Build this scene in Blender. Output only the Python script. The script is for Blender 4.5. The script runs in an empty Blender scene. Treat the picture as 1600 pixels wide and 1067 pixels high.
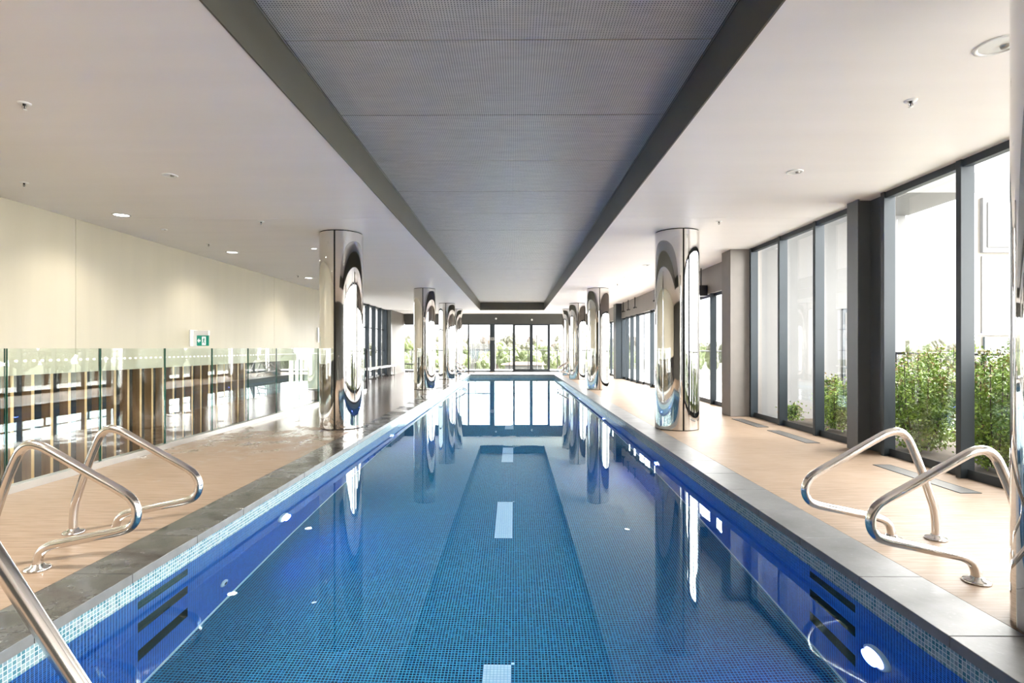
import bpy, bmesh, math, random
from mathutils import Vector, Matrix, noise
random.seed(7)
S = bpy.context.scene
COL = S.collection
PI = math.pi

# ------------------------------------------------------------------ camera
CAM_H = 1.22
cam_d = bpy.data.cameras.new('camera')
cam = bpy.data.objects.new('camera', cam_d); COL.objects.link(cam)
cam.location = (0, 0, CAM_H)
cam.rotation_euler = (PI/2, 0, 0.0082)
cam_d.sensor_width = 36; cam_d.lens = 850/1600*36
cam_d.shift_x = 3/1600; cam_d.shift_y = 10.5/1600
cam_d.clip_start = 0.05; cam_d.clip_end = 2000
S.camera = cam

# ------------------------------------------------------------------ sky and exposure
W = bpy.data.worlds.new('overcast_sky'); S.world = W; W.use_nodes = True
bgn = W.node_tree.nodes['Background']
bgn.inputs[0].default_value = (0.97, 0.98, 1.0, 1)
SKY = 0.78
bgn.inputs[1].default_value = SKY
sun_d = bpy.data.lights.new('added_soft_sun', 'SUN'); sun_d.energy = 13.3; sun_d.angle = math.radians(150); sun_d.color = (1.0, 0.98, 0.95)  # wide soft sun added to brighten the interior under the overcast sky
sun = bpy.data.objects.new('added_soft_sun', sun_d); COL.objects.link(sun)
sun.rotation_euler = Vector((0.88, 0.27, 0.07)).to_track_quat('Z', 'Y').to_euler()
S.view_settings.view_transform = 'Standard'
S.view_settings.look = 'None'
S.view_settings.gamma = 1
S.view_settings.use_curve_mapping = False
S.view_settings.exposure = 2.27
cy = S.cycles
cy.use_denoising = True
cy.max_bounces = 14; cy.diffuse_bounces = 5; cy.glossy_bounces = 8
cy.transmission_bounces = 10; cy.transparent_max_bounces = 24
cy.caustics_reflective = True; cy.caustics_refractive = True
cy.blur_glossy = 0.6
cy.sample_clamp_indirect = 12

# ------------------------------------------------------------------ places (metres; camera stands at the near end)
CX = -0.11                       # middle of the pool
CEIL = 2.99; REC = 3.34          # ceiling, recess ceiling
PX0, PX1 = CX-1.95, CX+1.95      # inner coping edges
WX0, WX1 = PX0-0.03, PX1+0.03    # pool walls
OX0, OX1 = CX-2.28, CX+2.28      # outer coping edges
PY0, PY1 = 0.42, 25.3
WL = -0.16; FLOORZ = WL-1.10
WINX = 4.33                      # glass plane of the right window wall
GLX = -4.26                      # balustrade
LWX = -6.01                      # cream wall
ENDY = 28.0
BACKY = -5.0

# ------------------------------------------------------------------ node helpers
def mat(name):
    m = bpy.data.materials.new(name); m.use_nodes = True
    nt = m.node_tree
    return m, nt, nt.nodes['Principled BSDF']
def N(nt, typ, **kw):
    n = nt.nodes.new(typ)
    for k, v in kw.items(): setattr(n, k, v)
    return n
def math_(nt, op, a, b=None, c=None):
    n = N(nt, 'ShaderNodeMath', operation=op)
    for i, v in enumerate((a, b, c)):
        if v is None: continue
        if isinstance(v, (int, float)): n.inputs[i].default_value = v
        else: nt.links.new(v, n.inputs[i])
    return n.outputs[0]
def mixc(nt, f, a, b, typ='MIX'):
    n = N(nt, 'ShaderNodeMix', data_type='RGBA', blend_type=typ)
    for i, v in ((0, f), (6, a), (7, b)):
        if isinstance(v, (int, float)): n.inputs[i].default_value = v
        elif isinstance(v, tuple): n.inputs[i].default_value = (*v[:3], 1)
        else: nt.links.new(v, n.inputs[i])
    return n.outputs[2]
def coords(nt):
    return N(nt, 'ShaderNodeNewGeometry').outputs['Position']
def scaled(nt, v, s):
    n = N(nt, 'ShaderNodeVectorMath', operation='MULTIPLY'); nt.links.new(v, n.inputs[0]); n.inputs[1].default_value = s
    return n.outputs[0]
def noise_(nt, v, scale, detail=3, rough=0.5):
    n = N(nt, 'ShaderNodeTexNoise'); nt.links.new(v, n.inputs['Vector'])
    n.inputs['Scale'].default_value = scale; n.inputs['Detail'].default_value = detail; n.inputs['Roughness'].default_value = rough
    return n.outputs[0]
def ramp(nt, f, p0, p1, a=(0,0,0), b=(1,1,1)):
    n = N(nt, 'ShaderNodeValToRGB'); nt.links.new(f, n.inputs[0])
    e = n.color_ramp.elements; e[0].position = p0; e[1].position = p1
    e[0].color = (*a, 1); e[1].color = (*b, 1)
    return n.outputs[0]
def bump(nt, bs, h, strength=0.2, dist=0.01):
    n = N(nt, 'ShaderNodeBump'); nt.links.new(h, n.inputs['Height'])
    n.inputs['Strength'].default_value = strength; n.inputs['Distance'].default_value = dist
    nt.links.new(n.outputs[0], bs.inputs['Normal'])

def plain(name, col, rough=0.5, metal=0.0, spec=0.5, var=0.0, vs=3.0, stretch=(1, 1, 1)):
    m, nt, b = mat(name)
    b.inputs['Roughness'].default_value = rough; b.inputs['Metallic'].default_value = metal
    b.inputs['Specular IOR Level'].default_value = spec
    v = noise_(nt, scaled(nt, coords(nt), stretch), vs, 4)
    d = tuple(max(0, c*(1-var)) for c in col); l = tuple(min(1, c*(1+var)) for c in col)
    nt.links.new(ramp(nt, v, 0.3, 0.7, d, l), b.inputs['Base Color'])
    return m
def emis(name, col, strength):
    m, nt, b = mat(name)
    b.inputs['Base Color'].default_value = (*col, 1)
    b.inputs['Emission Color'].default_value = (*col, 1); b.inputs['Emission Strength'].default_value = strength
    return m
def thin_glass(name, tint, r0, gloss=1.0):
    m, nt, b = mat(name); nt.nodes.remove(b)
    out = nt.nodes['Material Output']
    lw = N(nt, 'ShaderNodeLayerWeight'); lw.inputs[0].default_value = 0.5
    p = math_(nt, 'POWER', lw.outputs['Facing'], 5.0)
    f = math_(nt, 'MULTIPLY_ADD', p, 1.0-r0, r0)
    t = N(nt, 'ShaderNodeBsdfTransparent'); t.inputs[0].default_value = (*tint, 1)
    g = N(nt, 'ShaderNodeBsdfGlossy'); g.inputs['Roughness'].default_value = 0.0
    g.inputs['Color'].default_value = (gloss, gloss, gloss, 1)
    mx = N(nt, 'ShaderNodeMixShader'); nt.links.new(f, mx.inputs[0]); nt.links.new(t.outputs[0], mx.inputs[1]); nt.links.new(g.outputs[0], mx.inputs[2])
    nt.links.new(mx.outputs[0], out.inputs[0])
    return m
def mosaic(name, axes, cols, grout, pitch=0.0208, g=0.09, rough=0.12, sheet=None):
    """small square glass tiles; axes = the two world axes lying in the surface"""
    m, nt, b = mat(name)
    sep = N(nt, 'ShaderNodeSeparateXYZ'); nt.links.new(coords(nt), sep.inputs[0])
    cells, masks = [], []
    for a in axes:
        u = math_(nt, 'DIVIDE', sep.outputs[a], pitch)
        cells.append(math_(nt, 'FLOOR', u))
        fr = math_(nt, 'FRACT', u)
        d = math_(nt, 'ABSOLUTE', math_(nt, 'SUBTRACT', fr, 0.5))
        masks.append(math_(nt, 'GREATER_THAN', d, 0.5-g))
    mk = math_(nt, 'MAXIMUM', masks[0], masks[1])
    cb = N(nt, 'ShaderNodeCombineXYZ'); nt.links.new(cells[0], cb.inputs[0]); nt.links.new(cells[1], cb.inputs[1])
    wn = N(nt, 'ShaderNodeTexWhiteNoise'); nt.links.new(cb.outputs[0], wn.inputs[0])
    r = N(nt, 'ShaderNodeValToRGB'); nt.links.new(wn.outputs['Value'], r.inputs[0])
    r.color_ramp.interpolation = 'CONSTANT'
    e = r.color_ramp.elements
    while len(e) < len(cols): e.new(0.5)
    for i, c in enumerate(cols):
        e[i].position = i/len(cols); e[i].color = (*c, 1)
    c = mixc(nt, mk, r.outputs[0], grout)
    nt.links.new(c, b.inputs['Base Color'])
    nt.links.new(math_(nt, 'MULTIPLY_ADD', mk, 0.5, rough), b.inputs['Roughness'])
    return m

# ------------------------------------------------------------------ materials
M = {}
def deck_material():
    m, nt, b = mat('wood_look_porcelain')
    P = coords(nt)
    sep = N(nt, 'ShaderNodeSeparateXYZ'); nt.links.new(P, sep.inputs[0])
    br = N(nt, 'ShaderNodeTexBrick'); nt.links.new(P, br.inputs['Vector'])
    br.offset = 0.5; br.inputs['Scale'].default_value = 1.0
    br.inputs['Brick Width'].default_value = 1.2; br.inputs['Row Height'].default_value = 0.3
    br.inputs['Mortar Size'].default_value = 0.0022; br.inputs['Mortar Smooth'].default_value = 0.2
    br.inputs['Color1'].default_value = (0.205, 0.142, 0.094, 1); br.inputs['Color2'].default_value = (0.24, 0.17, 0.114, 1)
    br.inputs['Mortar'].default_value = (0.25, 0.17, 0.12, 1)
    grain = noise_(nt, scaled(nt, P, (0.7, 9, 1)), 5, 5, 0.6)
    c1 = mixc(nt, ramp(nt, grain, 0.40, 0.60), br.outputs[0], (0.31, 0.235, 0.178))
    cl = mixc(nt, 0.8, br.outputs[0], c1)
    # standing wet film on the left deck: blotchy, continuous beyond the first column
    wn = noise_(nt, scaled(nt, P, (1.0, 0.7, 1)), 3.2, 8, 0.68)
    side = math_(nt, 'LESS_THAN', sep.outputs[0], -2.0)
    far = N(nt, 'ShaderNodeMapRange'); nt.links.new(sep.outputs[1], far.inputs[0])
    far.inputs[1].default_value = 5.0; far.inputs[2].default_value = 9.5; far.inputs[3].default_value = -0.12; far.inputs[4].default_value = 0.30
    w0 = math_(nt, 'ADD', wn, far.outputs[0])
    wet = math_(nt, 'MULTIPLY', ramp(nt, w0, 0.50, 0.68), side)
    dk = mixc(nt, 1.0, cl, (0.66, 0.70, 0.76), 'MULTIPLY')
    nt.links.new(mixc(nt, wet, cl, dk), b.inputs['Base Color'])
    rg = math_(nt, 'MULTIPLY_ADD', grain, 0.12, 0.42)
    mx = N(nt, 'ShaderNodeMix'); nt.links.new(wet, mx.inputs[0]); nt.links.new(rg, mx.inputs[2]); mx.inputs[3].default_value = 0.16
    nt.links.new(mx.outputs[0], b.inputs['Roughness'])
    hh = noise_(nt, scaled(nt, P, (1, 1, 1)), 5.0, 3, 0.5)
    bump(nt, b, hh, 0.12, 0.01)
    b.inputs['Specular IOR Level'].default_value = 0.25
    return m
M['deck'] = deck_material()
def stone(name, base, rough, var, wetpatch=False):
    m, nt, b = mat(name)
    P = coords(nt)
    n1 = noise_(nt, P, 2.2, 8, 0.65); n2 = noise_(nt, P, 28, 4, 0.6)
    lo = tuple(c*(1-var) for c in base); hi = tuple(min(1, c*(1+var)) for c in base)
    c = ramp(nt, n1, 0.32, 0.68, lo, hi)
    fleck = ramp(nt, n2, 0.60, 0.72)
    c = mixc(nt, math_(nt, 'MULTIPLY', fleck, 0.35), c, tuple(min(1, x*1.9) for x in base))
    nt.links.new(c, b.inputs['Base Color'])
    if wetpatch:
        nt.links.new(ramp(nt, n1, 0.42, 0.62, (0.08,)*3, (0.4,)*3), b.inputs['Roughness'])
    else:
        b.inputs['Roughness'].default_value = rough
    bump(nt, b, n2, 0.15, 0.004)
    return m
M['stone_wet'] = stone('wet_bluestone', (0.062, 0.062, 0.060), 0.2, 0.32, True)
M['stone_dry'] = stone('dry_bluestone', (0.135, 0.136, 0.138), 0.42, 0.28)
M['stone_edge'] = plain('bluestone_edge', (0.17, 0.17, 0.165), 0.4, var=0.15, vs=9)
M['tile_line'] = mosaic('pale_waterline_mosaic', (1, 2), [(0.10,0.22,0.25),(0.19,0.31,0.34),(0.15,0.27,0.33),(0.24,0.34,0.34),(0.07,0.18,0.22),(0.18,0.25,0.28)], (0.46,0.52,0.52))
M['tile_line_end'] = mosaic('pale_waterline_mosaic_end', (0, 2), [(0.10,0.22,0.25),(0.19,0.31,0.34),(0.15,0.27,0.33),(0.07,0.18,0.22)], (0.46,0.52,0.52))
BL = [(0.0,0.030,0.24),(0.002,0.045,0.30),(0.0,0.022,0.18),(0.004,0.07,0.34)]
M['tile_wall'] = mosaic('royal_blue_mosaic', (1, 2), BL, (0.12,0.38,0.95), rough=0.35)
M['tile_wall_end'] = mosaic('royal_blue_mosaic_end', (0, 2), BL, (0.12,0.38,0.95), rough=0.35)
TL = [(0.000,0.030,0.09),(0.001,0.045,0.12),(0.0,0.016,0.055),(0.0,0.048,0.09),(0.0,0.022,0.085),(0.002,0.09,0.19)]
M['tile_floor'] = mosaic('teal_floor_mosaic', (0, 1), TL, (0.09,0.46,0.66), g=0.095, rough=0.38)
M['tile_dash'] = mosaic('white_lane_mosaic', (0, 1), [(0.86,0.90,0.92),(0.80,0.86,0.90)], (0.45,0.65,0.75))
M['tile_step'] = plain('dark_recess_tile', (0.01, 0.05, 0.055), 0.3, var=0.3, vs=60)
M['ceiling'] = plain('ceiling_plaster', (0.94, 0.90, 0.865), 0.5, var=0.015, vs=1.2, stretch=(0.4, 4, 1))
M['cream'] = plain('cream_wall_panel', (0.52, 0.475, 0.36), 0.45, var=0.03, vs=1.4, stretch=(3, 3, 0.25))
M['taupe'] = plain('taupe_render', (0.20, 0.182, 0.165), 0.6, var=0.05, vs=5)
M['taupe_far'] = plain('brown_taupe_render', (0.13, 0.113, 0.098), 0.6, var=0.05, vs=5)
M['bulk'] = plain('charcoal_bulkhead', (0.075, 0.078, 0.072), 0.4, var=0.06)
M['bulk_taupe'] = plain('grey_brown_bulkhead', (0.22, 0.20, 0.18), 0.5, var=0.05)
M['bronze'] = plain('dark_bronze_panel', (0.11, 0.105, 0.08), 0.35, metal=0.2, var=0.05)
M['alu'] = plain('charcoal_aluminium', (0.030, 0.041, 0.050), 0.45, spec=0.35, var=0.05)
M['post'] = plain('charcoal_post_cladding', (0.10, 0.112, 0.122), 0.38, spec=0.5, var=0.05)
M['black'] = plain('black_metal', (0.012, 0.012, 0.013), 0.4, var=0.1)
M['seam'] = plain('black_joint', (0.006, 0.006, 0.006), 0.7, var=0.1)
M['whitep'] = plain('white_plastic', (0.85, 0.85, 0.83), 0.35, var=0.01)
M['greymet'] = plain('satin_grey_metal', (0.45, 0.44, 0.42), 0.3, metal=0.8, var=0.05)
M['oak'] = plain('timber_batten', (0.32, 0.17, 0.075), 0.45, var=0.25, vs=14, stretch=(1, 1, 0.1))
M['oak_lit_edge'] = plain('timber_batten_lit_edge', (0.78, 0.50, 0.24), 0.45, var=0.15, vs=14, stretch=(1, 1, 0.1))  # lighter orange puts the light on the batten fronts into the colour
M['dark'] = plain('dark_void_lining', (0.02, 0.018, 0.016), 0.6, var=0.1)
M['grate'] = None
M['pane'] = thin_glass('clear_window_glass', (0.985, 0.99, 0.985), 0.03)
M['glass'] = thin_glass('balustrade_glass', (0.93, 0.97, 0.95), 0.07)
def add_dots(m):
    nt = m.node_tree; out = nt.nodes['Material Output']; src = out.inputs[0].links[0].from_socket
    sep = N(nt, 'ShaderNodeSeparateXYZ'); nt.links.new(coords(nt), sep.inputs[0])
    u = math_(nt, 'MULTIPLY', math_(nt, 'SUBTRACT', math_(nt, 'FRACT', math_(nt, 'DIVIDE', sep.outputs[1], 0.08625)), 0.5), 0.08625)
    v = math_(nt, 'SUBTRACT', sep.outputs[2], 1.11)
    k = math_(nt, 'LESS_THAN', math_(nt, 'ADD', math_(nt, 'MULTIPLY', u, u), math_(nt, 'MULTIPLY', v, v)), 0.0115**2)
    d = N(nt, 'ShaderNodeBsdfDiffuse'); d.inputs[0].default_value = (0.88, 0.92, 0.88, 1)
    mx = N(nt, 'ShaderNodeMixShader'); nt.links.new(k, mx.inputs[0]); nt.links.new(src, mx.inputs[1]); nt.links.new(d.outputs[0], mx.inputs[2])
    nt.links.new(mx.outputs[0], out.inputs[0])
M['dotglass'] = thin_glass('balustrade_glass_dotted', (0.93, 0.97, 0.95), 0.07); add_dots(M['dotglass'])
M['glassedge'] = plain('green_glass_edge', (0.01, 0.07, 0.045), 0.1, var=0.4, vs=6)
M['dot'] = plain('frosted_dot', (0.85, 0.9, 0.85), 0.6, var=0.01)
M['outwall'] = plain('pale_grey_render', (0.17, 0.168, 0.165), 0.7, var=0.04, vs=2)
M['outwhite'] = plain('white_render', (0.12, 0.118, 0.112), 0.7, var=0.03)
M['outbeige'] = plain('beige_cladding', (0.26, 0.235, 0.20), 0.7, var=0.03)
M['paver'] = plain('pale_terrace_paver', (0.6, 0.59, 0.57), 0.6, var=0.05)
M['soil'] = plain('planter_soil', (0.05, 0.035, 0.022), 0.9, var=0.3, vs=20)
M['grass'] = plain('distant_ground', (0.10, 0.105, 0.065), 0.9, var=0.35, vs=0.08)
M['housewall'] = plain('house_wall', (0.11, 0.108, 0.10), 0.7, var=0.03)
M['roof'] = plain('roof_tiles', (0.20, 0.12, 0.09), 0.8, var=0.1)
M['winpane'] = plain('grey_house_window', (0.10, 0.12, 0.13), 0.1, var=0.1)
def metal_mirror():
    m, nt, b = mat('mirror_steel')
    b.inputs['Metallic'].default_value = 1; b.inputs['Base Color'].default_value = (0.72, 0.705, 0.685, 1)
    b.inputs['Roughness'].default_value = 0.03
    return m
M['mirror'] = metal_mirror()
def metal_rail():
    m, nt, b = mat('polished_stainless')
    b.inputs['Metallic'].default_value = 1; b.inputs['Base Color'].default_value = (0.70, 0.675, 0.65, 1)
    b.inputs['Roughness'].default_value = 0.17
    return m
M['steel'] = metal_rail()
def perforated():
    m, nt, b = mat('perforated_grey_panel')
    P = coords(nt); sep = N(nt, 'ShaderNodeSeparateXYZ'); nt.links.new(P, sep.inputs[0])
    ds = []
    for a in (0, 1):
        u = math_(nt, 'FRACT', math_(nt, 'DIVIDE', sep.outputs[a], 0.019))
        d = math_(nt, 'SUBTRACT', u, 0.5); ds.append(math_(nt, 'MULTIPLY', d, d))
    hole = math_(nt, 'LESS_THAN', math_(nt, 'ADD', ds[0], ds[1]), 0.055)
    n1 = noise_(nt, scaled(nt, P, (1, 4, 1)), 3.0, 6, 0.7)
    c = ramp(nt, n1, 0.3, 0.75, (0.50, 0.475, 0.43), (0.66, 0.63, 0.57))
    nt.links.new(mixc(nt, hole, c, (0.03, 0.03, 0.03)), b.inputs['Base Color'])
    b.inputs['Roughness'].default_value = 0.42
    return m
M['perf'] = perforated()
def grate_m():
    m, nt, b = mat('drain_grate')
    P = coords(nt); sep = N(nt, 'ShaderNodeSeparateXYZ'); nt.links.new(P, sep.inputs[0])
    s = math_(nt, 'GREATER_THAN', math_(nt, 'FRACT', math_(nt, 'DIVIDE', sep.outputs[0], 0.0125)), 0.5)
    nt.links.new(mixc(nt, s, (0.03, 0.03, 0.03), (0.22, 0.21, 0.20)), b.inputs['Base Color'])
    b.inputs['Roughness'].default_value = 0.4; b.inputs['Metallic'].default_value = 0.3
    return m
M['grate'] = grate_m()
def water_m():
    m, nt, b = mat('pool_water'); nt.nodes.remove(b)
    out = nt.nodes['Material Output']
    g = N(nt, 'ShaderNodeBsdfGlass'); g.inputs['IOR'].default_value = 1.333; g.inputs['Roughness'].default_value = 0.0
    g.inputs['Color'].default_value = (0.80, 0.975, 1.0, 1)
    bn = N(nt, 'ShaderNodeBump'); bn.inputs['Strength'].default_value = 0.035; bn.inputs['Distance'].default_value = 0.01
    nt.links.new(noise_(nt, coords(nt), 3.5, 2), bn.inputs['Height']); nt.links.new(bn.outputs[0], g.inputs['Normal'])
    nt.links.new(g.outputs[0], out.inputs[0])
    return m
M['water'] = water_m()
def leafm(name, a, b_):
    m, nt, b = mat(name)
    n1 = noise_(nt, coords(nt), 7.0, 3)
    nt.links.new(ramp(nt, n1, 0.35, 0.65, a, b_), b.inputs['Base Color'])
    b.inputs['Roughness'].default_value = 0.45
    return m
M['leaf'] = leafm('shrub_leaf', (0.06, 0.135, 0.008), (0.25, 0.36, 0.035))
M['leafy'] = leafm('young_leaf', (0.17, 0.17, 0.03), (0.26, 0.16, 0.06))
M['bark'] = plain('bark', (0.07, 0.05, 0.035), 0.8, var=0.2, vs=20)
M['t1'] = leafm('tree_green', (0.085, 0.115, 0.035), (0.135, 0.16, 0.06))
M['t2'] = leafm('tree_olive', (0.11, 0.115, 0.07), (0.155, 0.15, 0.10))
M['t3'] = leafm('tree_russet', (0.15, 0.12, 0.095), (0.19, 0.155, 0.125))
M['green'] = emis('exit_green', (0.0, 0.22, 0.15), 0.10)
M['signwhite'] = emis('exit_white', (0.80, 0.85, 0.83), 0.15)
M['lamp'] = emis('downlight_lens', (1.0, 0.98, 0.95), 3)
M['uv'] = emis('pool_light_lens', (0.45, 0.42, 1.0), 2.5)

# ------------------------------------------------------------------ mesh helpers
class MB:
    def __init__(s): s.v = []; s.f = []; s.m = []; s.mats = []; s.sm = []
    def mi(s, m):
        if m not in s.mats: s.mats.append(m)
        return s.mats.index(m)
    def face(s, pts, m, smooth=False):
        n = len(s.v); s.v += [tuple(p) for p in pts]; s.f.append(tuple(range(n, n+len(pts)))); s.m.append(s.mi(m)); s.sm.append(smooth)
    def box(s, x0, x1, y0, y1, z0, z1, m, over=None):
        n = len(s.v)
        s.v += [(x, y, z) for z in (z0, z1) for y in (y0, y1) for x in (x0, x1)]
        F = {'-z': (0,2,3,1), '+z': (4,5,7,6), '-y': (0,1,5,4), '+y': (2,6,7,3), '-x': (0,4,6,2), '+x': (1,3,7,5)}
        for k, f in F.items():
            mm = (over or {}).get(k, m)
            if mm is None: continue
            s.f.append(tuple(n+i for i in f)); s.m.append(s.mi(mm)); s.sm.append(False)
        return s
    def tube(s, pts, r, m, seg=14, cap=True):
        pts = [Vector(p) for p in pts]; n0 = len(s.v)
        t0 = (pts[1]-pts[0]).normalized()
        up = Vector((0, 1, 0)) if abs(t0.y) < 0.8 else Vector((1, 0, 0))
        a = t0.cross(up).normalized()
        for i, p in enumerate(pts):
            t = (pts[min(i+1, len(pts)-1)]-pts[max(i-1, 0)]).normalized()
            a = (a - t*a.dot(t)).normalized(); b = t.cross(a)
            for k in range(seg):
                q = 2*PI*k/seg
                s.v.append(tuple(p + a*(r*math.cos(q)) + b*(r*math.sin(q))))
        for i in range(len(pts)-1):
            for k in range(seg):
                k2 = (k+1) % seg
                s.f.append((n0+i*seg+k, n0+i*seg+k2, n0+(i+1)*seg+k2, n0+(i+1)*seg+k)); s.m.append(s.mi(m)); s.sm.append(True)
        if cap:
            s.f.append(tuple(n0+k for k in range(seg))[::-1]); s.m.append(s.mi(m)); s.sm.append(False)
            e = n0+(len(pts)-1)*seg
            s.f.append(tuple(e+k for k in range(seg))); s.m.append(s.mi(m)); s.sm.append(False)
        return s
    def lathe(s, prof, c, m, seg=32, axis='z', a0=0, a1=2*PI, smooth=True):
        """prof: list of (radius, height) revolved about the axis through c"""
        n0 = len(s.v); full = abs(a1-a0-2*PI) < 1e-6; cnt = seg if full else seg+1
        for r, h in prof:
            for k in range(cnt):
                q = a0+(a1-a0)*k/seg
                x, y, z = r*math.cos(q), r*math.sin(q), h
                if axis == 'x': x, y, z = z, x, y
                if axis == 'y': x, y, z = y, z, x
                s.v.append((c[0]+x, c[1]+y, c[2]+z))
        for i in range(len(prof)-1):
            for k in range(seg):
                k2 = (k+1) % cnt
                s.f.append((n0+i*cnt+k, n0+i*cnt+k2, n0+(i+1)*cnt+k2, n0+(i+1)*cnt+k)); s.m.append(s.mi(m)); s.sm.append(smooth)
        return s
    def build(s, name, parent=None, bevel=0, **props):
        me = bpy.data.meshes.new(name); me.from_pydata(s.v, [], s.f)
        for m in s.mats: me.materials.append(m)
        for i, p in enumerate(me.polygons): p.material_index = s.m[i]; p.use_smooth = s.sm[i]
        me.update()
        o = bpy.data.objects.new(name, me); COL.objects.link(o)
        if parent is not None:
            o.parent = parent
            o.location = -Vector(parent.location) if not (parent.get('_local') or parent.type == 'MESH') else (0, 0, 0)
        if bevel:
            b = o.modifiers.new('bevel', 'BEVEL'); b.width = bevel; b.segments = 2; b.limit_method = 'ANGLE'
        for k, v in props.items(): o[k] = v
        return o
def empty(name, loc=(0, 0, 0), **props):
    o = bpy.data.objects.new(name, None); COL.objects.link(o); o.location = loc; o.empty_display_size = 0.1
    for k, v in props.items(): o[k] = v
    return o
def tag(o, label, cat, group=None, kind=None):
    o['label'] = label; o['category'] = cat
    if group: o['group'] = group
    if kind: o['kind'] = kind
    return o
def struct(o, label=None):
    o['kind'] = 'structure'
    if label: o['label'] = label
    return o
def copy_tree(o, loc, parent=None):
    c = o.copy(); COL.objects.link(c)
    if parent is None: c.location = loc
    else: c.parent = parent
    for ch in list(o.children): copy_tree(ch, None, c)
    return c
def box(name, x0, x1, y0, y1, z0, z1, m, parent=None, bevel=0, over=None):
    return MB().box(x0, x1, y0, y1, z0, z1, m, over).build(name, parent, bevel)
def catmull(pts, n=8):
    out = []
    P = [pts[0]]+list(pts)+[pts[-1]]
    for i in range(1, len(P)-2):
        p0, p1, p2, p3 = [Vector(q) for q in P[i-1:i+3]]
        for k in range(n):
            t = k/n
            out.append(0.5*((2*p1)+(p2-p0)*t+(2*p0-5*p1+4*p2-p3)*t*t+(3*p1-p0-3*p2+p3)*t**3))
    out.append(Vector(pts[-1]))
    return out

# ------------------------------------------------------------------ floor (deck around the pool), coping, pool
fl = MB()
fl.box(GLX-0.06, OX0-0.004, BACKY, 15.5, -0.25, 0, M['deck'])
fl.box(LWX, OX0-0.004, 15.5, ENDY, -0.25, 0, M['deck'])
fl.box(OX1+0.004, WINX+0.02, BACKY, ENDY, -0.25, 0, M['deck'])
fl.box(OX0-0.004, OX1+0.004, PY1+0.334, ENDY, -0.25, 0, M['deck'])
fl.box(OX0-0.004, OX1+0.004, BACKY, PY0-0.334, -0.25, 0, M['deck'])
struct(fl.build('floor'), 'wood-look tiled pool deck')
# void under the cream wall
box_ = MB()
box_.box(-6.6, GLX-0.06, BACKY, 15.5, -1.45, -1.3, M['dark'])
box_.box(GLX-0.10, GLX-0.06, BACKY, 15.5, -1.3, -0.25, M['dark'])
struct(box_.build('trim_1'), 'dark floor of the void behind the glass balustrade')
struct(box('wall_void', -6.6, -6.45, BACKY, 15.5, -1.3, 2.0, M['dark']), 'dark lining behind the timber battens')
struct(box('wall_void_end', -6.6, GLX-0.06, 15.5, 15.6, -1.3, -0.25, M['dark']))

def coping(name, x0, x1, y0, y1, m, axis, lab):
    g = MB(); p = 0.6; gap = 0.003
    if axis == 'y':
        edges = [y0]; y = 2.318 - p*math.floor((2.318-y0)/p)
        while y < y1:
            if y-edges[-1] > 0.1: edges.append(y)
            y += p
        edges.append(y1)
        for a, b in zip(edges, edges[1:]): g.box(x0, x1, a+gap/2, b-gap/2, -0.05, 0.002, m, {'+x': M['stone_edge'], '-x': M['stone_edge']})
    else:
        n = 7
        for i in range(n):
            a = x0+(x1-x0)*i/n; b = x0+(x1-x0)*(i+1)/n
            g.box(a+gap/2, b-gap/2, y0, y1, -0.05, 0.002, m, {'-y': M['stone_edge'], '+y': M['stone_edge']})
    return struct(g.build(name, None, 0.003), lab)
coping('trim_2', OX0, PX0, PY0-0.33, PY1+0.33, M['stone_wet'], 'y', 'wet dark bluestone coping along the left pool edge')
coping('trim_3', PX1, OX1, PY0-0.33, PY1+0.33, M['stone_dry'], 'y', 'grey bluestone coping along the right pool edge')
coping('trim_4', PX0+0.002, PX1-0.002, PY1, PY1+0.33, M['stone_dry'], 'x', 'bluestone coping at the far end of the pool')
coping('trim_5', PX0+0.002, PX1-0.002, PY0-0.33, PY0, M['stone_dry'], 'x', 'bluestone coping at the near end of the pool')

pool = struct(empty('pool_basin', (CX, PY0, FLOORZ)), 'lap pool shell lined with small square mosaic tiles')
BZ = -0.165
def side_wall(x, sgn):
    """wall plane at x, outside direction sgn; three foot recesses near each pair of rails"""
    slots = [(3.0, 3.46), (22.6, 23.06)]; zs = [(WL-0.19, WL-0.08), (WL-0.49, WL-0.37), (WL-0.82, WL-0.70)]
    ys = [PY0]+[v for s_ in slots for v in s_]+[PY1]
    zz = [FLOORZ]+sorted(v for z_ in zs for v in z_)+[BZ]
    g = MB(); st = MB()
    for i in range(len(ys)-1):
        for j in range(len(zz)-1):
            hole = (ys[i], ys[i+1]) in slots and (zz[j], zz[j+1]) in zs
            a, b, c, d = ys[i], ys[i+1], zz[j], zz[j+1]
            if not hole:
                q = [(x, a, c), (x, b, c), (x, b, d), (x, a, d)]
                g.face(q if sgn > 0 else q[::-1], M['tile_wall'])
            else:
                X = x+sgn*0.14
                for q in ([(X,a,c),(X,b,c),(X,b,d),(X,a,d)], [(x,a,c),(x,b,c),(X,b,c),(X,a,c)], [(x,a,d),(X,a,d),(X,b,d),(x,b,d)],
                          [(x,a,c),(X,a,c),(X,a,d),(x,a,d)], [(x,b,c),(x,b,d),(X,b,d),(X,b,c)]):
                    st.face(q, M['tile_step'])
    g.build('pool_wall', pool)
    st.build('foot_recess', pool)
    t = MB(); q = [(x, PY0, BZ), (x, PY1, BZ), (x, PY1, -0.05), (x, PY0, -0.05)]
    t.face(q if sgn > 0 else q[::-1], M['tile_line']); t.build('waterline_band', pool)
side_wall(WX0, -1); side_wall(WX1, 1)
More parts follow.
